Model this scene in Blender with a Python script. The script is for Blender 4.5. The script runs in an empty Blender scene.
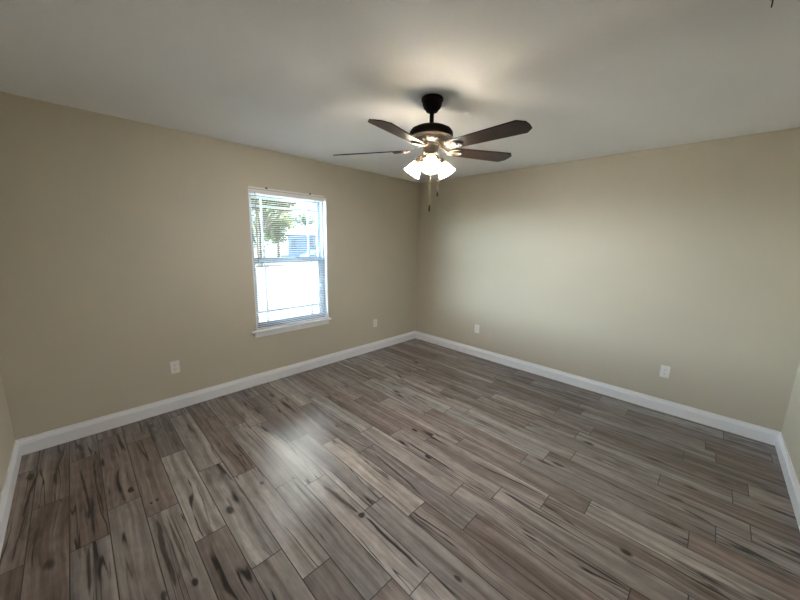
import bpy, bmesh, math, random
from mathutils import Vector, Matrix
random.seed(7)
D = bpy.data; S = bpy.context.scene; COL = S.collection
PI = math.pi

# ------------------------------------------------------------------ camera
YAW, PIT, ROL = 0.7979, -0.1815, 0.0206
F = Vector((math.cos(PIT)*math.sin(YAW), math.cos(PIT)*math.cos(YAW), math.sin(PIT)))
R0 = Vector((math.cos(YAW), -math.sin(YAW), 0)); U0 = R0.cross(F)
R = R0*math.cos(ROL) + U0*math.sin(ROL); U = -R0*math.sin(ROL) + U0*math.cos(ROL)
cd = D.cameras.new('camera'); cam = D.objects.new('camera', cd); COL.objects.link(cam)
M = Matrix((R, U, -F)).transposed().to_4x4(); M.translation = Vector((-3.8212, -3.3587, 1.5636))
cam.matrix_world = M
cd.sensor_width = 36; cd.lens = 36*319.09/800; cd.clip_start = .02; cd.clip_end = 300
S.camera = cam

# ------------------------------------------------------------------ world, sun, exposure
SKY_STRENGTH = 138.0; SUN_STRENGTH = 115.0; LAMP_STRENGTH = 2150.0
w = D.worlds.new('world'); S.world = w; w.use_nodes = True
nt = w.node_tree; nt.nodes.clear()
out = nt.nodes.new('ShaderNodeOutputWorld'); bg = nt.nodes.new('ShaderNodeBackground')
geo = nt.nodes.new('ShaderNodeTexCoord'); sep = nt.nodes.new('ShaderNodeSeparateXYZ')
nt.links.new(geo.outputs['Generated'], sep.inputs[0])
def wramp(sock, stops):
    x = nt.nodes.new('ShaderNodeValToRGB'); cr = x.color_ramp
    while len(cr.elements) < len(stops): cr.elements.new(.5)
    for e, (p, c) in zip(cr.elements, stops): e.position = p; e.color = (*c, 1)
    nt.links.new(sock, x.inputs[0]); return x.outputs[0]
# hazy sky: white near the horizon, blue and darker overhead, extra brightness added in the west to light the east wall
hor = wramp(sep.outputs[2], [(0, (.84, .94, 1)), (.09, (.66, .77, .86)), (.20, (.24, .30, .36)), (.45, (.08, .11, .15)), (1, (.04, .07, .11))])
dp = nt.nodes.new('ShaderNodeVectorMath'); dp.operation = 'DOT_PRODUCT'; nt.links.new(geo.outputs['Generated'], dp.inputs[0]); dp.inputs[1].default_value = (-.93, .37, 0)
ma = nt.nodes.new('ShaderNodeMath'); ma.operation = 'MULTIPLY_ADD'; nt.links.new(dp.outputs['Value'], ma.inputs[0]); ma.inputs[1].default_value = .5; ma.inputs[2].default_value = .5
side = wramp(ma.outputs[0], [(0, (.02, .02, .02)), (.46, (.032, .032, .032)), (.56, (.05, .05, .05)), (.65, (.12, .12, .12)), (.78, (.32, .32, .32)), (.93, (1, 1, 1))])
mx = nt.nodes.new('ShaderNodeVectorMath'); mx.operation = 'MULTIPLY'; nt.links.new(hor, mx.inputs[0]); nt.links.new(side, mx.inputs[1])
nt.links.new(mx.outputs[0], bg.inputs[0]); bg.inputs[1].default_value = SKY_STRENGTH
nt.links.new(bg.outputs[0], out.inputs[0])
sl = D.lights.new('sun', 'SUN'); sun = D.objects.new('sun', sl); COL.objects.link(sun)
sl.energy = SUN_STRENGTH; sl.angle = math.radians(.8); sl.color = (1, .95, .86)
sun.rotation_euler = Vector((.15, -.04, .98)).to_track_quat('Z', 'Y').to_euler(); sun.location = (-10, 10, 20)
pl_ = D.lights.new('window_portal', 'AREA'); por = D.objects.new('window_portal', pl_); COL.objects.link(por)
pl_.shape = 'RECTANGLE'; pl_.size = .90; pl_.size_y = 1.46; pl_.cycles.is_portal = True
por.location = (-2.095, .16, 1.32); por.rotation_euler = (-PI/2, 0, 0)
vs = S.view_settings; vs.view_transform = 'Standard'; vs.look = 'None'; vs.gamma = 1; vs.exposure = 0.0; vs.use_curve_mapping = False
S.cycles.use_denoising = True; S.cycles.max_bounces = 14; S.cycles.diffuse_bounces = 7
S.cycles.transparent_max_bounces = 24; S.cycles.sample_clamp_indirect = 60
S.cycles.caustics_reflective = False; S.cycles.caustics_refractive = False

# ------------------------------------------------------------------ helpers
def link(o, parent=None):
    COL.objects.link(o)
    if parent: o.parent = parent
    return o
def obj(name, bm, m, parent=None, smooth=False, loc=None):
    me = D.meshes.new(name)
    bmesh.ops.recalc_face_normals(bm, faces=bm.faces[:])
    bm.to_mesh(me); bm.free()
    for mm in (m if isinstance(m, (list, tuple)) else [m]): me.materials.append(mm)
    if smooth:
        for f in me.polygons: f.use_smooth = True
        try: me.set_sharp_from_angle(angle=math.radians(35))
        except Exception: pass
    o = D.objects.new(name, me)
    if loc: o.location = loc
    return link(o, parent)
def empty(name, loc, rz=0):
    o = D.objects.new(name, None); o.location = loc; o.rotation_euler = (0, 0, rz); o.empty_display_size = .1
    return link(o)
def tag(o, label, cat, group=None):
    o['label'] = label; o['category'] = cat
    if group: o['group'] = group
    return o
def structure(o): o['kind'] = 'structure'; return o
def box(bm, x0, x1, y0, y1, z0, z1, bev=0, mi=0):
    r = bmesh.ops.create_cube(bm, size=1)
    vs_ = r['verts']
    for v in vs_:
        v.co = Vector(((x0+x1)/2+v.co.x*(x1-x0), (y0+y1)/2+v.co.y*(y1-y0), (z0+z1)/2+v.co.z*(z1-z0)))
    fs = list({f for v in vs_ for f in v.link_faces})
    for f in fs: f.material_index = mi
    if bev:
        es = list({e for v in vs_ for e in v.link_edges})
        bmesh.ops.bevel(bm, geom=es, offset=bev, segments=2, profile=.5, affect='EDGES')
    return vs_
def lathe(bm, prof, n=40, c=(0, 0, 0), mat=None, mi=0, cap=False):
    """prof: (r, z) pairs; axis z, optionally transformed by mat."""
    rings = []
    for r, z in prof:
        if r < 1e-5: vsr = [bm.verts.new((0, 0, z))]
        else: vsr = [bm.verts.new((r*math.cos(2*PI*i/n), r*math.sin(2*PI*i/n), z)) for i in range(n)]
        rings.append(vsr)
    for a, b in zip(rings, rings[1:]):
        for i in range(n):
            j = (i+1) % n
            if len(a) == 1 and len(b) == 1: continue
            if len(a) == 1: f = bm.faces.new((a[0], b[i], b[j]))
            elif len(b) == 1: f = bm.faces.new((a[i], a[j], b[0]))
            else: f = bm.faces.new((a[i], a[j], b[j], b[i]))
            f.material_index = mi
    vv = [v for r_ in rings for v in r_]
    for v in vv:
        if mat: v.co = mat @ v.co
        v.co += Vector(c)
def tube(bm, pts, rad, n=10, closed=False):
    pts = [Vector(p) for p in pts]; N = len(pts); rings = []
    for i, p in enumerate(pts):
        a = pts[(i-1) % N] if (closed or i) else p; b = pts[(i+1) % N] if (closed or i < N-1) else p
        t = (b-a).normalized(); up = Vector((0, 0, 1)) if abs(t.z) < .9 else Vector((1, 0, 0))
        u = t.cross(up).normalized(); v = t.cross(u)
        r = rad[i] if isinstance(rad, (list, tuple)) else rad
        rings.append([bm.verts.new(p+u*r*math.cos(2*PI*k/n)+v*r*math.sin(2*PI*k/n)) for k in range(n)])
    for i in range(N if closed else N-1):
        a, b = rings[i], rings[(i+1) % N]
        for k in range(n): bm.faces.new((a[k], a[(k+1) % n], b[(k+1) % n], b[k]))
    if not closed: bm.faces.new(rings[0]); bm.faces.new(rings[-1][::-1])
def prism(bm, outline, z0, z1, mat=None):
    a = [bm.verts.new((x, y, z0)) for x, y in outline]; b = [bm.verts.new((x, y, z1)) for x, y in outline]
    bm.faces.new(a[::-1]); bm.faces.new(b)
    for i in range(len(a)):
        j = (i+1) % len(a); bm.faces.new((a[i], a[j], b[j], b[i]))
    if mat:
        for v in a+b: v.co = mat @ v.co
    return a+b

# ------------------------------------------------------------------ materials
class NB:
    def __init__(s, name):
        s.m = D.materials.new(name); s.m.use_nodes = True; s.t = s.m.node_tree; s.t.nodes.clear()
        s.o = s.t.nodes.new('ShaderNodeOutputMaterial')
    def n(s, typ, **kw):
        x = s.t.nodes.new(typ)
        for k, v in kw.items():
            if k in x.inputs: x.inputs[k].default_value = v
            else: setattr(x, k, v)
        return x
    def l(s, a, b): s.t.links.new(a, b)
    def math(s, op, a, b=None, c=None, clamp=False):
        x = s.t.nodes.new('ShaderNodeMath'); x.operation = op; x.use_clamp = clamp
        for i, q in enumerate((a, b, c)):
            if q is None: continue
            if isinstance(q, (int, float)): x.inputs[i].default_value = q
            else: s.l(q, x.inputs[i])
        return x.outputs[0]
    def mix(s, fac, a, b, blend='MIX'):
        x = s.t.nodes.new('ShaderNodeMix'); x.data_type = 'RGBA'; x.blend_type = blend
        for sock, q in ((x.inputs['Factor'], fac), (x.inputs['A'], a), (x.inputs['B'], b)):
            pass
        ins = {i.identifier: i for i in x.inputs}
        for key, q in (('Factor_Float', fac), ('A_Color', a), ('B_Color', b)):
            if isinstance(q, (int, float)): ins[key].default_value = q
            elif isinstance(q, tuple): ins[key].default_value = q if len(q) == 4 else (*q, 1)
            else: s.l(q, ins[key])
        return [o for o in x.outputs if o.identifier == 'Result_Color'][0]
    def ramp(s, fac, stops, interp='LINEAR'):
        x = s.t.nodes.new('ShaderNodeValToRGB'); cr = x.color_ramp; cr.interpolation = interp
        while len(cr.elements) < len(stops): cr.elements.new(.5)
        for e, (p, c) in zip(cr.elements, stops):
            e.position = p; e.color = (*c, 1) if len(c) == 3 else c
        s.l(fac, x.inputs[0]); return x.outputs[0]

def simple(name, col, rough=.5, metal=0, noise=0, nscale=60, bump=0, bscale=200, spec=.5, obj_coord=True):
    b = NB(name); p = b.n('ShaderNodeBsdfPrincipled', Roughness=rough, Metallic=metal)
    p.inputs['Base Color'].default_value = (*col, 1); p.inputs['Specular IOR Level'].default_value = spec
    b.l(p.outputs[0], b.o.inputs[0]); tc = b.n('ShaderNodeTexCoord')
    if noise:
        nz = b.n('ShaderNodeTexNoise', Scale=nscale, Detail=3.0); b.l(tc.outputs['Object'], nz.inputs['Vector'])
        c = b.mix(nz.outputs['Fac'], tuple(x*(1-noise) for x in col), tuple(min(1, x*(1+noise)) for x in col)); b.l(c, p.inputs['Base Color'])
    if bump:
        nz = b.n('ShaderNodeTexNoise', Scale=bscale, Detail=3.0); b.l(tc.outputs['Object'], nz.inputs['Vector'])
        bp = b.n('ShaderNodeBump', Strength=bump, Distance=.002); b.l(nz.outputs['Fac'], bp.inputs['Height']); b.l(bp.outputs[0], p.inputs['Normal'])
    return b.m

WALL = simple('wall_paint', (.53, .49, .395), .6, noise=.02, nscale=3, bump=.35, bscale=120, spec=.3)
CEIL = simple('ceiling_paint', (.86, .885, .92), .85, noise=.03, nscale=2, bump=.6, bscale=90, spec=.2)
TRIM = simple('trim_white', (.80, .815, .84), .35, noise=.01, nscale=5)
VINYL = simple('window_vinyl', (.30, .39, .50), .4, noise=.01, nscale=5)  # white vinyl, its bluish shade put into the base colour
BLIND = simple('blind_slat_white', (.80, .80, .79), .45, noise=.01, nscale=5)
CORD = simple('blind_cord', (.6, .6, .6), .6, noise=.02)
WAND = simple('wand_plastic', (.16, .18, .21), .3, noise=.02)
CLIP = simple('clip_brown', (.05, .04, .03), .5, noise=.1)
PLATE = simple('outlet_plastic', (.78, .77, .74), .35, noise=.01)
SLOT = simple('slot_dark', (.03, .03, .03), .6, noise=.1)
SCREW = simple('screw_metal', (.6, .6, .58), .35, metal=1, noise=.05)
BRONZE = simple('oil_rubbed_bronze', (.007, .005, .0045), .65, spec=.06, metal=.0, noise=.35, nscale=40)
BRASSY = simple('brushed_bronze', (.13, .11, .095), .4, metal=.6, noise=.2, nscale=50)
IRON = simple('blade_iron_bronze', (.07, .062, .056), .55, metal=.6, noise=.2, nscale=50)
CHAIN = simple('chain_metal', (.55, .45, .30), .35, metal=.6, noise=.1, nscale=200)
HOOKM = simple('black_metal', (.01, .01, .01), .4, noise=.2)

def blade_mat():
    b = NB('blade_wood'); p = b.n('ShaderNodeBsdfPrincipled', Roughness=.38); p.inputs['Specular IOR Level'].default_value = .18
    tc = b.n('ShaderNodeTexCoord'); mp = b.n('ShaderNodeMapping'); mp.inputs['Scale'].default_value = (3, 60, 20)
    b.l(tc.outputs['Object'], mp.inputs[0]); nz = b.n('ShaderNodeTexNoise', Scale=1.0, Detail=4.0, Distortion=.6); b.l(mp.outputs[0], nz.inputs['Vector'])
    b.l(b.ramp(nz.outputs['Fac'], [(.3, (.007, .0035, .003)), (.7, (.026, .011, .009))]), p.inputs['Base Color'])
    b.l(p.outputs[0], b.o.inputs[0]); return b.m
BLADE = blade_mat()

def emis(name, col, st):
    b = NB(name); e = b.n('ShaderNodeEmission', Strength=st); e.inputs[0].default_value = (*col, 1); b.l(e.outputs[0], b.o.inputs[0]); return b.m
BULB = emis('bulb_glow', (1, .97, .97), LAMP_STRENGTH)
def shade_mat():      # frosted glass, yellow lamp glow at the neck put into the colour
    b = NB('frosted_shade_glass'); at = b.n('ShaderNodeAttribute'); at.attribute_name = 'along'
    t = b.n('ShaderNodeBsdfTransparent'); tl = b.n('ShaderNodeBsdfTranslucent'); gl = b.n('ShaderNodeBsdfGlossy', Roughness=.2)
    b.l(b.ramp(at.outputs['Fac'], [(0, (.40, .32, .16)), (.20, (.60, .50, .28)), (.36, (1, .97, .93))]), t.inputs[0])
    b.l(b.ramp(at.outputs['Fac'], [(0, (.60, .42, .10)), (.20, (.80, .65, .25)), (.36, (.97, .94, .86))]), tl.inputs[0])
    m1 = b.n('ShaderNodeMixShader'); m1.inputs[0].default_value = .78; b.l(t.outputs[0], m1.inputs[1]); b.l(tl.outputs[0], m1.inputs[2])
    m2 = b.n('ShaderNodeMixShader'); m2.inputs[0].default_value = .05; b.l(m1.outputs[0], m2.inputs[1]); b.l(gl.outputs[0], m2.inputs[2])
    b.l(m2.outputs[0], b.o.inputs[0]); return b.m
SHADE = shade_mat()
def glass_mat():
    b = NB('window_glass'); t = b.n('ShaderNodeBsdfTransparent'); t.inputs[0].default_value = (.93, .97, .97, 1)
    gl = b.n('ShaderNodeBsdfGlossy', Roughness=.02)
    m1 = b.n('ShaderNodeMixShader'); m1.inputs[0].default_value = .06; b.l(t.outputs[0], m1.inputs[1]); b.l(gl.outputs[0], m1.inputs[2])
    b.l(m1.outputs[0], b.o.inputs[0]); return b.m
GLASS = glass_mat()

# knots: (x, y, half width, half length, strength); streaks: (x0, y0, x1, y1, half width, strength)
KNOTS = [(-3.733, -.952, .016, .030, 1), (-2.147, -2.049, .017, .034, 1), (-1.964, -1.75, .014, .035, .9), (-.809, -.739, .030, .055, .8),
         (-1.531, -2.756, .015, .050, 1), (-1.086, -2.836, .016, .050, 1), (-1.984, -3.245, .016, .036, .9), (-3.345, -1.542, .022, .045, .8),
         (-3.127, -1.458, .014, .022, .7), (-2.817, -2.106, .020, .024, 1), (-2.719, -2.703, .014, .028, .8), (-1.324, -3.392, .016, .045, .9),
         (-3.597, -1.857, .014, .03, .9), (-3.71, -1.825, .012, .03, .7), (-4.068, -1.276, .025, .05, .7), (-4.18, -.364, .02, .05, .7),
         (-2.563, -.345, .022, .06, .7), (-3.63, -1.16, .008, .012, .8), (-3.66, -1.165, .008, .012, .8), (-2.40, -1.25, .012, .03, .6)]
STREAKS = [(-2.855, -1.74, -2.825, -2.10, .020, .75), (-2.818, -2.1, -2.81, -2.56, .012, 1), (-.80, -.84, -.75, -1.57, .012, .9), (-1.24, -.80, -1.31, -.97, .016, .9),
           (-1.265, -1.458, -1.278, -1.684, .014, .9), (-1.951, -2.284, -1.90, -2.814, .008, 1), (-1.594, -3.25, -1.583, -3.468, .009, .9),
           (-1.38, -3.42, -1.409, -3.576, .012, .8), (-2.21, -2.993, -2.183, -3.288, .006, .9), (-3.95, -.47, -3.905, -1.26, .010, .8),
           (-3.89, -.44, -3.87, -1.10, .007, .6), (-4.143, -.302, -4.185, -.83, .010, .7), (-3.657, -1.296, -3.665, -1.85, .018, .7),
           (-3.62, -1.30, -3.60, -1.86, .009, .6), (-3.935, -1.28, -3.942, -1.60, .012, .7), (-4.17, -.75, -4.20, -1.15, .008, .6),
           (-2.40, -1.72, -2.46, -2.28, .008, .8), (-2.44, -1.45, -2.38, -1.72, .007, .7), (-3.42, -1.15, -3.46, -1.62, .006, .5),
           (-1.30, -3.05, -1.33, -3.7, .008, .6), (-1.14, -2.6, -1.16, -3.3, .006, .6), (-.55, -1.2, -.50, -2.0, .010, .6), (-1.75, -1.3, -1.80, -1.9, .008, .6),
           (-.95, -2.1, -1.0, -2.7, .010, .6), (-2.62, -.5, -2.66, -1.1, .010, .6), (-1.62, -2.0, -1.66, -2.7, .006, .5)]
KNOTS = [(x, y, a*.8, h*.8, s) for x, y, a, h, s in KNOTS]; STREAKS = [(a, b, c, d, w_*.7, s) for a, b, c, d, w_, s in STREAKS]
def floor_mat():
    b = NB('wood_look_tile'); p = b.n('ShaderNodeBsdfPrincipled')
    tc = b.n('ShaderNodeTexCoord'); at = b.n('ShaderNodeAttribute'); at.attribute_name = 'plank'
    sp = b.n('ShaderNodeSeparateXYZ'); b.l(tc.outputs['Object'], sp.inputs[0]); X, Y = sp.outputs[0], sp.outputs[1]
    sa = b.n('ShaderNodeSeparateColor'); b.l(at.outputs['Color'], sa.inputs[0]); tone, warm, seed = sa.outputs[0], sa.outputs[1], sa.outputs[2]
    # low frequency wobble of the grain
    off = b.math('MULTIPLY', seed, 40.0)
    cw = b.n('ShaderNodeCombineXYZ'); b.l(b.math('MULTIPLY', X, 3.0), cw.inputs[0]); b.l(b.math('MULTIPLY', Y, 2.2), cw.inputs[1]); b.l(off, cw.inputs[2])
    wb = b.n('ShaderNodeTexNoise', Scale=1.0, Detail=2.0); b.l(cw.outputs[0], wb.inputs['Vector'])
    wob = b.math('MULTIPLY', b.math('SUBTRACT', wb.outputs['Fac'], .5), .05)
    XW = b.math('ADD', X, wob)
    def grain(sx, sy, det, zo):
        c = b.n('ShaderNodeCombineXYZ'); b.l(b.math('MULTIPLY', XW, sx), c.inputs[0]); b.l(b.math('MULTIPLY', Y, sy), c.inputs[1]); b.l(b.math('ADD', off, zo), c.inputs[2])
        n = b.n('ShaderNodeTexNoise', Scale=1.0, Detail=det, Roughness=.6); b.l(c.outputs[0], n.inputs['Vector']); return n.outputs['Fac']
    fine = grain(260, 7, 3.0, 0); med = grain(34, .9, 3.0, 3.3); broad = grain(9, .7, 2.0, 7.1); mott = grain(26, 12, 3.0, 9.0)
    base = b.ramp(tone, [(0, (.095, .070, .058)), (.35, (.165, .143, .130)), (.65, (.235, .218, .208)), (1, (.350, .325, .290))])
    base = b.mix(b.math('MULTIPLY', warm, .55), base, b.mix(1.0, base, (1.18, .92, .80), 'MULTIPLY'))
    c1 = b.mix(b.ramp(broad, [(.36, (0, 0, 0)), (.66, (1, 1, 1))]), b.mix(1.0, base, (.74, .72, .71), 'MULTIPLY'), b.mix(1.0, base, (1.18, 1.18, 1.18), 'MULTIPLY'))
    c2 = b.mix(b.ramp(med, [(.33, (0, 0, 0)), (.67, (1, 1, 1))]), b.mix(1.0, c1, (.66, .64, .63), 'MULTIPLY'), b.mix(1.0, c1, (1.22, 1.22, 1.22), 'MULTIPLY'))
    c3 = b.mix(b.ramp(fine, [(.3, (0, 0, 0)), (.7, (1, 1, 1))]), b.mix(1.0, c2, (.91, .91, .91), 'MULTIPLY'), b.mix(1.0, c2, (1.09, 1.09, 1.09), 'MULTIPLY'))
    c3 = b.mix(b.ramp(mott, [(.35, (0, 0, 0)), (.7, (1, 1, 1))]), b.mix(1.0, c3, (.88, .88, .88), 'MULTIPLY'), b.mix(1.0, c3, (1.1, 1.1, 1.1), 'MULTIPLY'))
    # thin dark cracks along the grain: ridge of a noise, only where a second noise allows it
    rid = grain(12, .5, 1.0, 21.0); ridge = b.math('ABSOLUTE', b.math('SUBTRACT', rid, .5))
    gate = b.ramp(grain(9, 2.2, 2.0, 33.0), [(.53, (0, 0, 0)), (.62, (1, 1, 1))])
    crack = b.math('MULTIPLY', b.ramp(ridge, [(.0, (1, 1, 1)), (.007, (1, 1, 1)), (.022, (0, 0, 0))]), gate)
    rid2 = grain(22, .7, 1.0, 71.0); gate2 = b.ramp(grain(7, 1.6, 2.0, 83.0), [(.52, (0, 0, 0)), (.60, (1, 1, 1))])
    crack2 = b.math('MULTIPLY', b.ramp(b.math('ABSOLUTE', b.math('SUBTRACT', rid2, .5)), [(.0, (1, 1, 1)), (.008, (.8, .8, .8)), (.02, (0, 0, 0))]), gate2)
    crack = b.math('MAXIMUM', crack, crack2)
    # dark clouds
    cloud = b.ramp(grain(11, 2.2, 3.0, 55.0), [(.58, (0, 0, 0)), (.78, (1, 1, 1))])
    dark = b.math('MAXIMUM', b.math('MULTIPLY', crack, .95), b.math('MULTIPLY', cloud, .62))
    # individual knots and splits seen in the photo
    cn = b.n('ShaderNodeCombineXYZ'); b.l(b.math('MULTIPLY', X, 45.0), cn.inputs[0]); b.l(b.math('MULTIPLY', Y, 9.0), cn.inputs[1])
    nn = b.n('ShaderNodeTexNoise', Scale=1.0, Detail=3.0); b.l(cn.outputs[0], nn.inputs['Vector'])
    jit = b.math('MULTIPLY', b.math('SUBTRACT', nn.outputs['Fac'], .5), 1.3)
    acc = dark
    for (kx, ky, a, h, s) in KNOTS:
        dx = b.math('DIVIDE', b.math('SUBTRACT', X, kx), a); dy = b.math('DIVIDE', b.math('SUBTRACT', Y, ky), h)
        d = b.math('SQRT', b.math('ADD', b.math('MULTIPLY', dx, dx), b.math('MULTIPLY', dy, dy)))
        v = b.math('MULTIPLY', b.math('SUBTRACT', 1.35, b.math('ADD', d, jit)), 1.9*s, clamp=True)
        acc = b.math('MAXIMUM', acc, b.math('MULTIPLY', v, s))
    for (x0, y0, x1, y1, hw, s) in STREAKS:
        t = b.math('DIVIDE', b.math('SUBTRACT', Y, y0), y1-y0)
        cx = b.math('MULTIPLY_ADD', t, x1-x0, x0)
        wv = b.math('MULTIPLY', b.math('SUBTRACT', wb.outputs['Fac'], .5), .05)
        dx = b.math('DIVIDE', b.math('ABSOLUTE', b.math('SUBTRACT', X, b.math('ADD', cx, wv))), hw)
        tt = b.math('ABSOLUTE', b.math('MULTIPLY_ADD', t, 2.0, -1.0))
        e = b.math('POWER', tt, 4.0)
        v = b.math('SUBTRACT', 1.15, b.math('ADD', b.math('ADD', dx, e), b.math('MULTIPLY', jit, .8)), clamp=True)
        acc = b.math('MAXIMUM', acc, b.math('MULTIPLY', b.math('MULTIPLY', v, 1.6, clamp=True), s))
    acc = b.math('MULTIPLY', acc, b.math('MULTIPLY_ADD', fine, 1.0, .48))
    col = b.mix(b.math('MINIMUM', acc, .96), c3, (.012, .009, .008))
    b.l(col, p.inputs['Base Color'])
    b.l(b.math('MULTIPLY_ADD', fine, .08, .13), p.inputs['Roughness']); p.inputs['Specular IOR Level'].default_value = .6
    bp = b.n('ShaderNodeBump', Strength=.22, Distance=.0015); b.l(b.math('ADD', fine, b.math('MULTIPLY', med, .8)), bp.inputs['Height']); b.l(bp.outputs[0], p.inputs['Normal'])
    b.l(p.outputs[0], b.o.inputs[0]); return b.m
FLOOR = floor_mat(); GROUT = simple('grout_dark', (.018, .016, .015), .8, noise=.1)

# ------------------------------------------------------------------ room shell
L, W, H, T = 4.2536, 3.9302, 2.44, .14
OX0, OX1, OZ0, OZ1 = -2.542, -1.651, .600, 2.045          # window opening

def build_floor():
    bm = bmesh.new()
    lay = bm.loops.layers.float_color.new('plank')
    JO = {-2: -1.196, -1: -.761, 0: -1.265, 1: -1.06, 2: -1.275, 3: -.722, 4: -1.067, 5: -1.281, 6: -.655, 7: -1.678, 8: -1.18, 9: -1.388,
          10: -1.659, 11: -2.38, 12: -2.574, 13: -2.818, 14: -3.018, 15: -3.469, 16: -3.575, 17: -2.802, 18: -3.297, 19: -2.737, 20: -1.9,
          21: -3.395, 22: -3.573, 23: -2.6, 24: -2.05, 25: -3.619, 26: -2.3}
    TONE = {(9, -1.84): (.98, .15), (3, -1.18): (.80, .0), (4, -1.52): (.72, .0), (5, -1.73): (.74, .05), (6, -2.03): (.55, .0), (6, -1.11): (.62, 0),
            (7, -2.13): (.70, .1), (8, -1.64): (.66, 0), (8, -2.56): (.52, 0), (7, -1.22): (.72, 0), (9, -2.75): (.45, .35), (10, -2.1): (.5, 0), (10, -3.03): (.35, .4), (11, -2.84): (.55, .2),
            (5, -2.64): (.42, .2), (6, -2.95): (.35, .4), (4, -2.43): (.5, .1), (3, -2.09): (.48, .2), (2, -1.73): (.42, 0), (1, -1.5): (.45, .1),
            (0, -1.72): (.50, .0), (0, -.81): (.28, .6), (-1, -1.22): (.30, .7), (-1, -.3): (.35, .5), (-2, -.74): (.35, .6), (-2, -1.65): (.2, .8), (1, -.6): (.38, .5), (2, -.82): (.35, .6),
            (14, -3.47): (.75, .15), (15, -3.0): (.55, .15), (16, -3.12): (.45, .1), (15, -3.9): (.3, .7), (16, -4.0): (.6, .1), (17, -3.26): (.5, .2), (17, -4.1): (.45, 0), (12, -3.03): (.6, .2), (12, -2.12): (.5, .2),
            (13, -3.27): (.5, .3), (18, -2.84): (.5, .1), (18, -3.75): (.42, .4), (19, -3.2): (.6, .2), (21, -3.85): (.4, 0), (21, -2.94): (.5, 0)}
    g = .0024; PLn = .9135
    rnd = random.Random(3)
    for k in range(-2, 27):
        xa = -4.0+.152*k; xb = xa+.152; x0 = max(xa+g, -L); x1 = min(xb-g, 0)
        if x1 <= x0: continue
        j = JO[k]
        n0 = math.ceil((0-j)/PLn)
        y = j+n0*PLn
        while y > -W:
            ya, yb = y-PLn, y
            y0, y1 = max(ya+g, -W), min(yb-g, 0)
            tone = min(.85, max(.12, rnd.gauss(.50, .12))); warm = min(1, max(0, rnd.gauss(.30, .22)))
            for (kk, yc), v in TONE.items():
                if kk == k and abs((ya+yb)/2-yc) < .25: tone, warm = v
            sd = rnd.random()
            if y1 > y0:
                vs_ = [bm.verts.new(q) for q in ((x0, y0, 0), (x1, y0, 0), (x1, y1, 0), (x0, y1, 0))]
                f = bm.faces.new(vs_)
                for lp in f.loops: lp[lay] = (tone, warm, sd, 1)
            y -= PLn
    box(bm, -L-T, T, -W-T, T, -.20, -.0012, mi=1)
    return structure(obj('floor', bm, [FLOOR, GROUT]))
build_floor()
bm = bmesh.new(); box(bm, -L-T, T, -W-T, T, H, H+.18); structure(obj('ceiling', bm, CEIL))
bm = bmesh.new()
box(bm, -L-T, OX0, 0, T, 0, H); box(bm, OX1, T, 0, T, 0, H); box(bm, OX0, OX1, 0, T, 0, OZ0-.02); box(bm, OX0, OX1, 0, T, OZ1, H)
structure(obj('wall_north', bm, WALL))
bm = bmesh.new(); box(bm, 0, T, -W-T, 0, 0, H); structure(obj('wall_east', bm, WALL))
bm = bmesh.new(); box(bm, -L-T, -L, -W-T, 0, 0, H); structure(obj('wall_west', bm, WALL))
bm = bmesh.new(); box(bm, -L, 0, -W-T, -W, 0, H); structure(obj('wall_south', bm, WALL))

BH = .122
PROF = [(0, .0), (.0155, .0), (.0155, .086), (.0125, .090), (.0125, .098), (.0095, .104), (.007, .113), (.006, BH), (0, BH)]
def baseboard(name, a, b, inward):
    a, b, n = Vector(a), Vector(b), Vector(inward); t = (b-a).normalized(); bm = bmesh.new()
    ra = [bm.verts.new((*(a+n*d+t*d), z)) for d, z in PROF]; rb = [bm.verts.new((*(b+n*d-t*d), z)) for d, z in PROF]
    for i in range(len(PROF)):
        j = (i+1) % len(PROF); bm.faces.new((ra[i], ra[j], rb[j], rb[i]))
    bm.faces.new(ra[::-1]); bm.faces.new(rb)
    structure(obj(name, bm, TRIM))
baseboard('baseboard_north', (-L, 0), (0, 0), (0, -1)); baseboard('baseboard_east', (0, 0), (0, -W), (-1, 0))
baseboard('baseboard_south', (0, -W), (-L, -W), (0, 1)); baseboard('baseboard_west', (-L, -W), (-L, 0), (1, 0))

# ------------------------------------------------------------------ window
win = empty('window_1', ((OX0+OX1)/2, .07, OZ0)); structure(win)
def wpart(name, bm, m, parent=win, sub=False, smooth=False):
    o = obj(name, bm, m, None, smooth); o.parent = parent
    bpy.context.view_layer.update(); o.matrix_parent_inverse = parent.matrix_world.inverted(); return o
bm = bmesh.new()      # white returns of the opening
box(bm, OX0, OX0+.012, .002, .135, OZ0, OZ1); box(bm, OX1-.012, OX1, .002, .135, OZ0, OZ1); box(bm, OX0+.012, OX1-.012, .002, .135, OZ1-.012, OZ1)
wpart('window_jamb', bm, TRIM)
bm = bmesh.new()      # vinyl frame
fx0, fx1 = OX0+.012, OX1-.012
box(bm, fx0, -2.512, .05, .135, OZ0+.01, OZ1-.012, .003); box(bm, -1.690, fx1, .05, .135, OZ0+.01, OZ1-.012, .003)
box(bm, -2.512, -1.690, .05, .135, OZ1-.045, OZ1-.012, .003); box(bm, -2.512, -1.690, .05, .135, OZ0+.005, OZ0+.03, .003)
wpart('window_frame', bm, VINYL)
def sash(name, y0, y1, x0, x1, z0, z1, rl, rr, rb, rt):
    bm = bmesh.new()
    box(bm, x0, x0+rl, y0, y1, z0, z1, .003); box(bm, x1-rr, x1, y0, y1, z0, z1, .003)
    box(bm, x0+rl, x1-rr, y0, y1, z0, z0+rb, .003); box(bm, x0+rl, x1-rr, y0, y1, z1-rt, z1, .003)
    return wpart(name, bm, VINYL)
us = sash('upper_sash', .092, .118, -2.512, -1.690, 1.325, 2.000, .030, .035, .035, .024)
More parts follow.
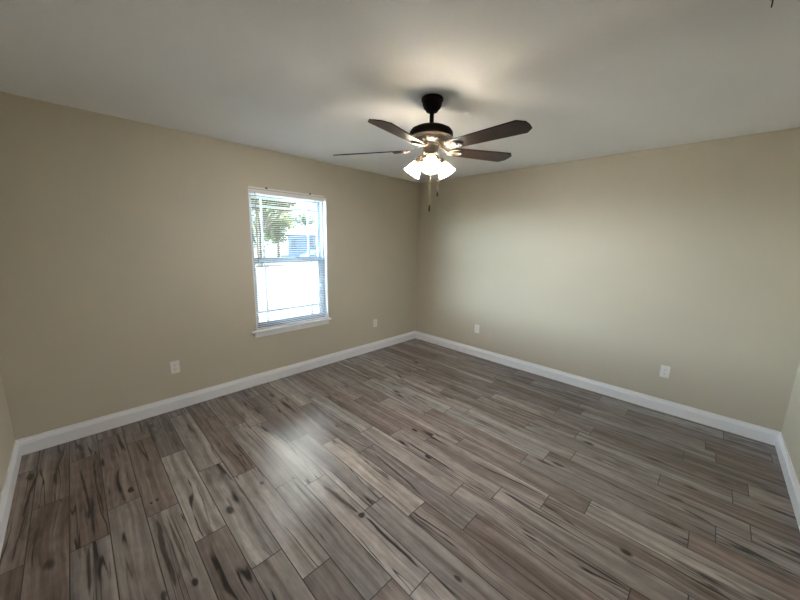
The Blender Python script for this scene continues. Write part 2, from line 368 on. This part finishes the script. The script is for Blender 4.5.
lsash = sash('lower_sash', .058, .086, -2.512, -1.690, .628, 1.362, .027, .060, .042, .058)
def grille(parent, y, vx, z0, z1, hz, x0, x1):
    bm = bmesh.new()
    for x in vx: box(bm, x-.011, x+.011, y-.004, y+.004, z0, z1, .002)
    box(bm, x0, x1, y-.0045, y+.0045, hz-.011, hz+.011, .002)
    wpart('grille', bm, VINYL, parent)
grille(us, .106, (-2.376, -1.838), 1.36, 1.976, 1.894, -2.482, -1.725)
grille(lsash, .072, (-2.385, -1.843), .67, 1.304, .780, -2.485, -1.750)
bm = bmesh.new(); box(bm, -2.482, -1.725, .1125, .1150, 1.36, 1.976); wpart('glass_pane', bm, GLASS, us)
bm = bmesh.new(); box(bm, -2.485, -1.750, .0785, .0810, .67, 1.304); wpart('glass_pane', bm, GLASS, lsash)
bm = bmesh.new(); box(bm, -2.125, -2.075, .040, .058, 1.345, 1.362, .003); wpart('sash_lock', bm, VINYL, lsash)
bm = bmesh.new(); box(bm, -2.597, -1.632, -.036, .0, .580, .602, .004); box(bm, OX0, OX1, -.004, .06, .580, .602)
wpart('window_sill', bm, TRIM)
bm = bmesh.new(); box(bm, -2.567, -1.660, -.016, 0, .529, .580, .003); wpart('sill_apron', bm, TRIM)

# ------------------------------------------------------------------ blind
bl = empty('mini_blind', (-2.095, .02, .604)); tag(bl, 'white horizontal mini blind lowered over the window with its slats open', 'blind')
def bpart(name, bm, m, parent=bl, smooth=False):
    return wpart(name, bm, m, parent, smooth=smooth)
bm = bmesh.new(); box(bm, OX0+.004, -1.690, -.014, .0, 2.052, 2.066, .002); box(bm, OX0+.016, -1.670, .008, .036, 2.008, 2.034, .002); bpart('head_rail', bm, BLIND)
for x in (-2.365, -1.873):
    bm = bmesh.new(); box(bm, x-.011, x+.011, -.021, -.012, 2.058, 2.073, .002); bpart('mounting_clip', bm, CLIP)
bm = bmesh.new()
sx0, sx1 = OX0+.018, -1.672; z = .638; tilt = math.radians(3)
while z < 2.004:
    y0, y1, n = .009, .034, 4
    for k in range(n):
        a = k/n; c = (k+1)/n
        def P(u): yy = y0+(y1-y0)*u; return yy, z + .0022*(1-(2*u-1)**2) + (u-.5)*.025*math.tan(tilt)
        (ya, za), (yb, zb) = P(a), P(c)
        q = [bm.verts.new(v) for v in ((sx0, ya, za), (sx1, ya, za), (sx1, yb, zb), (sx0, yb, zb), (sx0, ya, za-.0006), (sx1, ya, za-.0006), (sx1, yb, zb-.0006), (sx0, yb, zb-.0006))]
        for f in ((0, 1, 2, 3), (7, 6, 5, 4), (0, 4, 5, 1), (1, 5, 6, 2), (2, 6, 7, 3), (3, 7, 4, 0)): bm.faces.new([q[i] for i in f])
    z += .0203
bpart('slats', bm, BLIND)
bm = bmesh.new(); box(bm, sx0, sx1, .009, .033, .608, .620, .002); bpart('bottom_rail', bm, BLIND)
for x in (-2.41, -1.81):
    bm = bmesh.new()
    for yy in (.0075, .0355): tube(bm, [(x, yy, .62), (x, yy, 2.01)], .0009, 6)
    bpart('ladder_cord', bm, CORD)
bm = bmesh.new(); tube(bm, [(-2.479, -.004, 2.012), (-2.480, -.006, 1.98), (-2.484, -.006, 1.325)], .0042, 6)
tube(bm, [(-2.479, .008, 2.016), (-2.479, -.004, 2.014), (-2.479, -.004, 2.008)], .002, 6); bpart('tilt_wand', bm, WAND)

# ------------------------------------------------------------------ outlets
def outlet(loc, rz, label):
    r = empty('wall_outlet', loc, rz); tag(r, label, 'outlet', 'white duplex outlets low on the walls')
    bm = bmesh.new(); box(bm, -.035, .035, -.006, 0, -.0575, .0575, .0025); obj('cover_plate', bm, PLATE, r)
    for s in (-1, 1):
        bm = bmesh.new(); zc = s*.0195
        out_ = [(.0165*math.cos(a)*1.0, max(-.0125, min(.0125, .0165*math.sin(a)))) for a in [2*PI*i/28 for i in range(28)]]
        mt = Matrix(((1, 0, 0, 0), (0, 0, 1, -.0085), (0, 1, 0, zc), (0, 0, 0, 1)))
        prism(bm, out_, 0, .003, mt); f = obj('receptacle', bm, PLATE, r)
        bm = bmesh.new()
        box(bm, -.0078, -.0056, -.0089, -.0084, zc-.002, zc+.008); box(bm, .0056, .0078, -.0089, -.0084, zc-.001, zc+.007); box(bm, -.0022, .0022, -.0089, -.0084, zc-.0095, zc-.005)
        obj('slot', bm, SLOT, f)
    bm = bmesh.new(); lathe(bm, [(0, -.0078), (.0028, -.0074), (.0032, -.0058), (0, -.0058)], 14, mat=Matrix.Rotation(-PI/2, 4, 'X') @ Matrix.Scale(-1, 4, (0, 0, 1)))
    obj('screw', bm, SCREW, r)
    return r
outlet((-3.283, 0, .402), 0, 'white duplex outlet low on the wall, left of the window')
outlet((-.882, 0, .402), 0, 'white outlet low on the wall between the window and the far corner')
outlet((0, -1.136, .392), -PI/2, 'white duplex outlet on the long right wall, nearer the far corner')
outlet((0, -3.168, .399), -PI/2, 'white duplex outlet low on the right wall toward its right end')

# ------------------------------------------------------------------ ceiling fan
AX, AY = -2.147, -1.970
fan = empty('ceiling_fan', (AX, AY, H)); tag(fan, 'dark bronze five blade ceiling fan with three lit glass shades hanging from the ceiling', 'ceiling fan')
def fpart(name, bm, m, parent=fan, smooth=True):     # meshes are modelled about the fan axis, z from the ceiling down
    return obj(name, bm, m, parent, smooth)
bm = bmesh.new(); lathe(bm, [(0, 0), (.064, 0), (.068, -.004), (.068, -.016), (.062, -.022), (.060, -.040), (.052, -.058), (.040, -.070), (.036, -.078), (.022, -.084), (0, -.084)]); fpart('canopy', bm, BRONZE)
bm = bmesh.new(); lathe(bm, [(0, -.07), (.0135, -.07), (.0135, -.156), (.020, -.158), (.022, -.170), (.014, -.175), (0, -.175)], 24); fpart('downrod', bm, BRONZE)
bm = bmesh.new(); lathe(bm, [(0, -.164), (.030, -.164), (.060, -.166), (.100, -.173), (.124, -.185), (.135, -.200), (.137, -.222), (.135, -.232), (.110, -.236), (0, -.236)], 56); fpart('motor_housing', bm, BRONZE)
bm = bmesh.new()
lathe(bm, [(0, -.234), (.094, -.234), (.096, -.238), (.092, -.248), (.086, -.257), (.076, -.264), (.072, -.272), (.0, -.272)], 56)
mh = fpart('flywheel_cover', bm, BRASSY)
bm = bmesh.new()      # vent slots in the cover
for i in range(20):
    a = 2*PI*i/20; m = Matrix.Rotation(a, 4, 'Z') @ Matrix.Translation((.0925, 0, -.2525)) @ Matrix.Rotation(math.radians(40), 4, 'Y')
    vs_ = box(bm, -.008, .008, -.005, .005, -.002, .002)
    for v in vs_: v.co = m @ v.co
fpart('vent_slots', bm, SLOT, mh, False)
bm = bmesh.new(); lathe(bm, [(0, -.268), (.052, -.268), (.052, -.275), (.047, -.279), (.047, -.318), (.050, -.322), (.050, -.328), (.044, -.334), (.0, -.334)], 40); fpart('switch_housing', bm, BRASSY)
bm = bmesh.new(); lathe(bm, [(0, -.332), (.040, -.332), (.043, -.340), (.040, -.352), (.026, -.366), (.012, -.372), (.009, -.380), (.0, -.384)], 32); fpart('light_fitter', bm, BRASSY)

PHI = math.radians(-140.32)
BZ = -.301           # blade plane below the ceiling
def blade_outline():
    top = []
    for i in range(9):
        a = PI/2 + PI/2*i/8; top.append((.185+.035*math.cos(a), .050*math.sin(a)))
    o = top[::-1]                                     # root half circle, upper side, from axis outwards
    up = [(.140, .0), (.141, .022), (.146, .038), (.156, .047), (.172, .0505), (.606, .068), (.643, .036), (.648, .0)]
    dn = [(x, -y) for x, y in up[::-1] if y > 0]
    return up + dn
for i, k in enumerate((-3, -1, 1, 3, 5)):
    ang = PHI + math.radians(12.0+36*k)
    m = Matrix.Translation((0, 0, BZ)) @ Matrix.Rotation(-.046, 4, 'Y') @ Matrix.Rotation(ang, 4, 'Z') @ Matrix.Rotation(math.radians(-12.4), 4, 'X')
    bm = bmesh.new(); prism(bm, blade_outline(), 0, .006)
    bmesh.ops.bevel(bm, geom=[e for e in bm.edges if len(e.link_faces) == 2 and any(abs(f.normal.z) > .9 for f in e.link_faces)], offset=.0015, segments=2, affect='EDGES')
    b_ = obj('blade', bm, BLADE, fan); b_.matrix_local = m
    bm = bmesh.new()
    # the iron in blade space: oval ring medallion under the root and a swept arm to the flywheel
    ring = [(.195+.042*math.cos(a), .028*math.sin(a), -.005) for a in [2*PI*j/28 for j in range(28)]]
    tube(bm, ring, .0055, 8, closed=True)
    disc = [(.190+.020*math.cos(a), .013*math.sin(a)) for a in [2*PI*j/24 for j in range(24)]]
    prism(bm, disc, -.0075, -.001)
    plate = [(.132, -.020), (.142, -.036), (.160, -.043), (.195, -.040), (.225, -.030), (.244, -.014), (.250, 0), (.244, .014), (.225, .030), (.195, .040), (.160, .043), (.142, .036), (.132, .020)]
    prism(bm, plate, -.0035, -.0005)
    secs = [(.150, -.003, .016), (.136, -.004, .011), (.122, -.002, .008), (.108, .004, .008), (.094, .014, .010), (.080, .026, .013), (.062, .031, .016)]
    rr = []
    for (x, z, hw) in secs: rr.append([bm.verts.new((x, sy*hw, z+sz*.0035)) for sy, sz in ((-1, -1), (1, -1), (1, 1), (-1, 1))])
    for a, b in zip(rr, rr[1:]):
        for q in range(4): bm.faces.new((a[q], a[(q+1) % 4], b[(q+1) % 4], b[q]))
    bm.faces.new(rr[0]); bm.faces.new(rr[-1][::-1])
    for sx, sy in ((.165, -.028), (.165, .028), (.240, 0)):
        lathe(bm, [(0, -.0080), (.004, -.0070), (.005, -.0035), (0, -.0035)], 12, (sx, sy, 0))
    ir = obj('blade_iron', bm, IRON, b_, True)

for k in range(3):
    ang = PHI + math.radians(2+120*k)
    Rz = Matrix.Rotation(ang, 4, 'Z')
    bm = bmesh.new(); tube(bm, [(.030, 0, -.345), (.044, 0, -.338), (.058, 0, -.337), (.069, 0, -.345), (.076, 0, -.356)], [.008, .007, .007, .008, .009], 12)
    m = Matrix.Translation((.074, 0, -.352)) @ Matrix.Rotation(PI-math.radians(38), 4, 'Y') @ Matrix.Identity(4)
    lathe(bm, [(0, -.004), (.018, -.004), (.027, .004), (.029, .016), (.0295, .024), (.024, .024), (.022, .010), (0, .006)], 28, mat=m)
    arm = fpart('light_arm', bm, BRASSY); arm.rotation_euler = (0, 0, ang)
    bm = bmesh.new()
    prof = [(.0245, .016), (.026, .026), (.031, .036), (.038, .050), (.044, .067), (.049, .083), (.056, .096), (.0595, .101)]
    inner = [(r-.0028, z) for r, z in prof[::-1]]
    lathe(bm, prof+inner, 44, mat=m)
    sh = fpart('lamp_shade', bm, SHADE); sh.rotation_euler = (0, 0, ang)
    mi_ = m.inverted(); al = sh.data.attributes.new('along', 'FLOAT', 'POINT')
    for v in sh.data.vertices: al.data[v.index].value = ((mi_ @ v.co).z-.016)/.085
    bm = bmesh.new(); lathe(bm, [(0, .020), (.013, .020), (.014, .030), (.021, .045), (.0255, .060), (.023, .075), (.013, .084), (0, .087)], 24, mat=m)
    fpart('light_bulb', bm, BULB, sh)
for (dx, dy, zt, zb) in ((-.0275, -.029, -.325, -.642), (.015, -.058, -.325, -.545)):
    bm = bmesh.new(); n = int((zt-zb)/.0045)
    for i in range(n): 
        lathe(bm, [(0, .0019), (.0019, 0), (0, -.0019)], 6, (dx, dy, zt-i*.0045))
    tube(bm, [(dx, dy, zt), (dx, dy, zb)], .0009, 5)
    ch = fpart('pull_chain', bm, CHAIN)
    bm = bmesh.new(); lathe(bm, [(0, 0), (.003, -.001), (.0045, -.008), (.006, -.028), (.005, -.040), (.0, -.043)], 16, (dx, dy, zb)); fpart('pull_fob', bm, BRONZE, ch)

# small dark hook in the ceiling at the top edge of the photo
bm = bmesh.new(); lathe(bm, [(0, 0), (.009, 0), (.009, -.003), (.003, -.006), (0, -.006)], 16)
tube(bm, [(0, 0, -.004), (0, 0, -.018), (.006, 0, -.026), (.012, 0, -.024), (.014, 0, -.016)], .0022, 8)
tag(obj('ceiling_hook', bm, HOOKM, None, True, (-1.975, -3.375, H)), 'tiny black hook in the ceiling at the top right edge of the photo', 'hook')

# ------------------------------------------------------------------ outside the window
GZ = -.12
def ground_mat():
    b = NB('lawn'); p = b.n('ShaderNodeBsdfPrincipled', Roughness=.9); tc = b.n('ShaderNodeTexCoord')
    n1 = b.n('ShaderNodeTexNoise', Scale=.6, Detail=6.0); n2 = b.n('ShaderNodeTexNoise', Scale=14.0, Detail=4.0)
    b.l(tc.outputs['Object'], n1.inputs['Vector']); b.l(tc.outputs['Object'], n2.inputs['Vector'])
    c = b.ramp(n1.outputs['Fac'], [(.35, (.026, .025, .019)), (.65, (.038, .035, .028))]); c = b.mix(b.math('MULTIPLY', n2.outputs['Fac'], .5), c, (.024, .025, .016))
    b.l(c, p.inputs['Base Color']); b.l(p.outputs[0], b.o.inputs[0]); return b.m
bm = bmesh.new(); box(bm, -40, 60, T, 75, GZ-.3, GZ); structure(obj('ground', bm, ground_mat()))
CONC = simple('pale_bounce_slab', (.60, .59, .56), .85, noise=.08, nscale=2)
bm = bmesh.new(); box(bm, -6, 2.2, T, 2.6, GZ-.02, GZ+.03, .01); structure(obj('bounce_slab_near', bm, CONC))  # unseen pale slab, added to bounce sunlight up to the ceiling
bm = bmesh.new(); box(bm, -18, -2.9, 2.62, 24, GZ-.02, GZ+.02, .01); structure(obj('bounce_slab_west', bm, CONC))  # second added slab, out of view westward, reflects daylight into the room
CONC = simple('road_asphalt', (.05, .05, .05), .85, noise=.08, nscale=2)
bm = bmesh.new(); box(bm, -2.85, 8.3, 11.5, 17, GZ-.02, GZ+.02, .01); structure(obj('road', bm, CONC))

SIDING = None
def siding():
    b = NB('blue_grey_siding'); p = b.n('ShaderNodeBsdfPrincipled', Roughness=.7); tc = b.n('ShaderNodeTexCoord'); sp = b.n('ShaderNodeSeparateXYZ')
    b.l(tc.outputs['Object'], sp.inputs[0]); fr = b.math('FRACT', b.math('MULTIPLY', sp.outputs[2], 6.0))
    bp = b.n('ShaderNodeBump', Strength=.6, Distance=.02); b.l(fr, bp.inputs['Height']); b.l(bp.outputs[0], p.inputs['Normal'])
    nz = b.n('ShaderNodeTexNoise', Scale=3.0); b.l(tc.outputs['Object'], nz.inputs['Vector'])
    b.l(b.mix(nz.outputs['Fac'], (.06, .11, .19), (.08, .13, .22)), p.inputs['Base Color']); b.l(p.outputs[0], b.o.inputs[0]); return b.m
SIDING = siding(); ROOF = simple('pale_shingles', (.30, .30, .32), .9, noise=.15, nscale=4); DWIN = simple('dark_house_glass', (.03, .05, .08), .3, noise=.05)
hs = empty('neighbour_house', (8.8, 22, GZ)); tag(hs, 'blue grey neighbour house with a pale hip roof seen through the upper window sash', 'house')
def hpart(name, bm, m, parent=hs): return wpart(name, bm, m, parent)
bm = bmesh.new(); box(bm, 8.8, 19, 22, 30, GZ, 1.98); hw = hpart('house_wall', bm, SIDING)
bm = bmesh.new()
ev = [(8.25, 21.45), (19.55, 21.45), (19.55, 30.55), (8.25, 30.55)]
a = [bm.verts.new((x, y, 1.93)) for x, y in ev]; c = [bm.verts.new((x, y, 1.99)) for x, y in ev]; r1 = bm.verts.new((13.3, 26, 3.75)); r2 = bm.verts.new((15.2, 26, 3.75))
bm.faces.new(a[::-1])
for i in range(4): bm.faces.new((a[i], a[(i+1) % 4], c[(i+1) % 4], c[i]))
bm.faces.new((c[0], c[1], r2, r1)); bm.faces.new((c[1], c[2], r2)); bm.faces.new((c[2], c[3], r1, r2)); bm.faces.new((c[3], c[0], r1))
hpart('house_roof', bm, ROOF)
for x0, x1, z0, z1 in ((9.05, 9.45, .75, 1.55), (10.3, 11.1, .9, 1.6), (14, 15.2, .8, 1.6)):
    bm = bmesh.new(); box(bm, x0-.08, x1+.08, 21.96, 22.0, z0-.08, z1+.08); f = hpart('house_window', bm, SIDING)
    bm = bmesh.new(); box(bm, x0, x1, 21.94, 21.965, z0, z1); hpart('pane', bm, DWIN, f)
hs.rotation_euler = (0, 0, math.radians(-26.4))
CARP = simple('car_paint_blue', (.05, .13, .30), .3, noise=.05)
car = empty('parked_car', (9.5, 19.6, GZ)); tag(car, 'small blue car parked in front of the blue grey neighbour house', 'car')
bm = bmesh.new()
sec = [(-1.9, .25), (-1.95, .55), (-1.85, .78), (-1.1, .88), (-.6, 1.30), (.7, 1.32), (1.35, .92), (1.9, .84), (1.98, .5), (1.9, .25)]
a = [bm.verts.new((9.9+x*.55, 18.9, GZ+z*.62)) for x, z in sec]; c = [bm.verts.new((9.9+x*.55, 20.2, GZ+z*.62)) for x, z in sec]
bm.faces.new(a); bm.faces.new(c[::-1])
for i in range(len(a)): bm.faces.new((a[i], a[(i+1) % len(a)], c[(i+1) % len(a)], c[i]))
bmesh.ops.bevel(bm, geom=bm.edges[:], offset=.03, segments=2, affect='EDGES'); hpart('car_body', bm, CARP, car)
for x in (9.9-.68, 9.9+.68):
    for y in (18.95, 20.15):
        bm = bmesh.new(); lathe(bm, [(0, -.08), (.17, -.08), (.19, -.05), (.19, .05), (.17, .08), (0, .08)], 20, (x, y, GZ+.19), Matrix.Rotation(PI/2, 4, 'X')); hpart('wheel', bm, SLOT, car)

def leaf_mat(name, c0, c1):
    b = NB(name); p = b.n('ShaderNodeBsdfPrincipled', Roughness=.7); tc = b.n('ShaderNodeTexCoord')
    nz = b.n('ShaderNodeTexNoise', Scale=1.3, Detail=3.0); b.l(tc.outputs['Object'], nz.inputs['Vector'])
    c = b.mix(nz.outputs['Fac'], c0, c1); b.l(c, p.inputs['Base Color'])
    tr = b.n('ShaderNodeBsdfTranslucent'); b.l(c, tr.inputs[0]); m = b.n('ShaderNodeMixShader'); m.inputs[0].default_value = .3
    b.l(p.outputs[0], m.inputs[1]); b.l(tr.outputs[0], m.inputs[2]); b.l(m.outputs[0], b.o.inputs[0]); return b.m
LG = leaf_mat('leaf_green', (.065, .10, .032), (.13, .16, .06)); LB = leaf_mat('leaf_blue_green', (.035, .07, .055), (.06, .10, .07)); BARK = simple('bark', (.10, .08, .06), .9, noise=.3, nscale=20)
def tree(name, base, blobs, n, size, lm, label, group=None, seed=1):
    rn = random.Random(seed); t = empty(name, (*base, GZ)); tag(t, label, 'tree', group)
    bx_, by_ = base; top = max(b_[2] for b_ in blobs)
    bm = bmesh.new(); tube(bm, [(0, 0, -.1), (.05, 0, (top-GZ)*.35), (-.03, .05, (top-GZ)*.8)], [.14, .11, .05], 10)
    for b_ in blobs: tube(bm, [(0, 0, (top-GZ)*.35), ((b_[0]-bx_)*.6, (b_[1]-by_)*.6, (b_[2]-GZ)*.75), (b_[0]-bx_, b_[1]-by_, b_[2]-GZ)], [.07, .04, .02], 7)
    obj('trunk', bm, BARK, t, True)
    bm = bmesh.new(); tot = sum(b_[3]**2 for b_ in blobs)
    for (x, y, z, r) in blobs:
        for i in range(int(n*r*r/tot)):
            d = Vector((rn.gauss(0, 1), rn.gauss(0, 1), rn.gauss(0, 1))).normalized()*r*rn.random()**.45
            c = Vector((x-bx_, y-by_, z-GZ))+Vector((d.x, d.y, d.z*.85))
            u = Vector((rn.gauss(0, 1), rn.gauss(0, 1), rn.gauss(0, 1))).normalized(); v = u.orthogonal().normalized(); s = size*rn.uniform(.6, 1.3)
            q = [bm.verts.new(c+u*s*.5), bm.verts.new(c+v*s*.28), bm.verts.new(c-u*s*.5), bm.verts.new(c-v*s*.28)]
            bm.faces.new(q)
    me = D.meshes.new('foliage'); bm.to_mesh(me); bm.free(); me.materials.append(lm); link(D.objects.new('foliage', me), t)
    return t
tree('leafy_tree', (6.5, 19), [(6.40, 19.00, 3.07, 1.09), (5.96, 19.30, 2.20, 0.87), (6.84, 19.00, 3.95, 0.87), (5.96, 18.71, 4.09, 0.80), (7.13, 19.15, 2.64, 0.66), (6.55, 19.00, 1.76, 0.73)], 5200, .20, LG, 'bright leafy green tree in the middle of the upper window sash')
tree('tall_tree', (4.2, 16.5), [(4.3, 16.5, 4.6, 1.0), (5.3, 16.3, 4.9, .9), (6.2, 16.4, 4.9, .7), (3.7, 16.6, 3.6, .7), (4.6, 16.4, 3.5, .7), (6.6, 16.5, 4.2, .6), (5.9, 16.4, 3.7, .6), (5.2, 16.4, 4.1, .7)], 7000, .19, LG, 'tall airy tree whose branches fill the top of the window', seed=2)
tree('shade_tree', (8.8, 33), [(8.66, 32.99, 2.24, 1.56), (10.22, 33.30, 1.62, 1.40), (9.28, 32.99, 4.11, 1.71), (12.09, 33.77, 1.46, 1.09)], 2600, .32, LB, 'blue green tree low at the left side of the upper window sash', seed=3)
tree('distant_tree', (21, 40), [(20.4, 40, 4.6, 1.3), (22, 40.5, 4.2, 1.4), (18, 40, 4.4, 1.7), (15.4, 40, 3.8, 1.7), (13, 40.5, 3.0, 1.6)], 6000, .34, LB, 'wide blue green tree crown showing behind and above the neighbour house roof', seed=4)
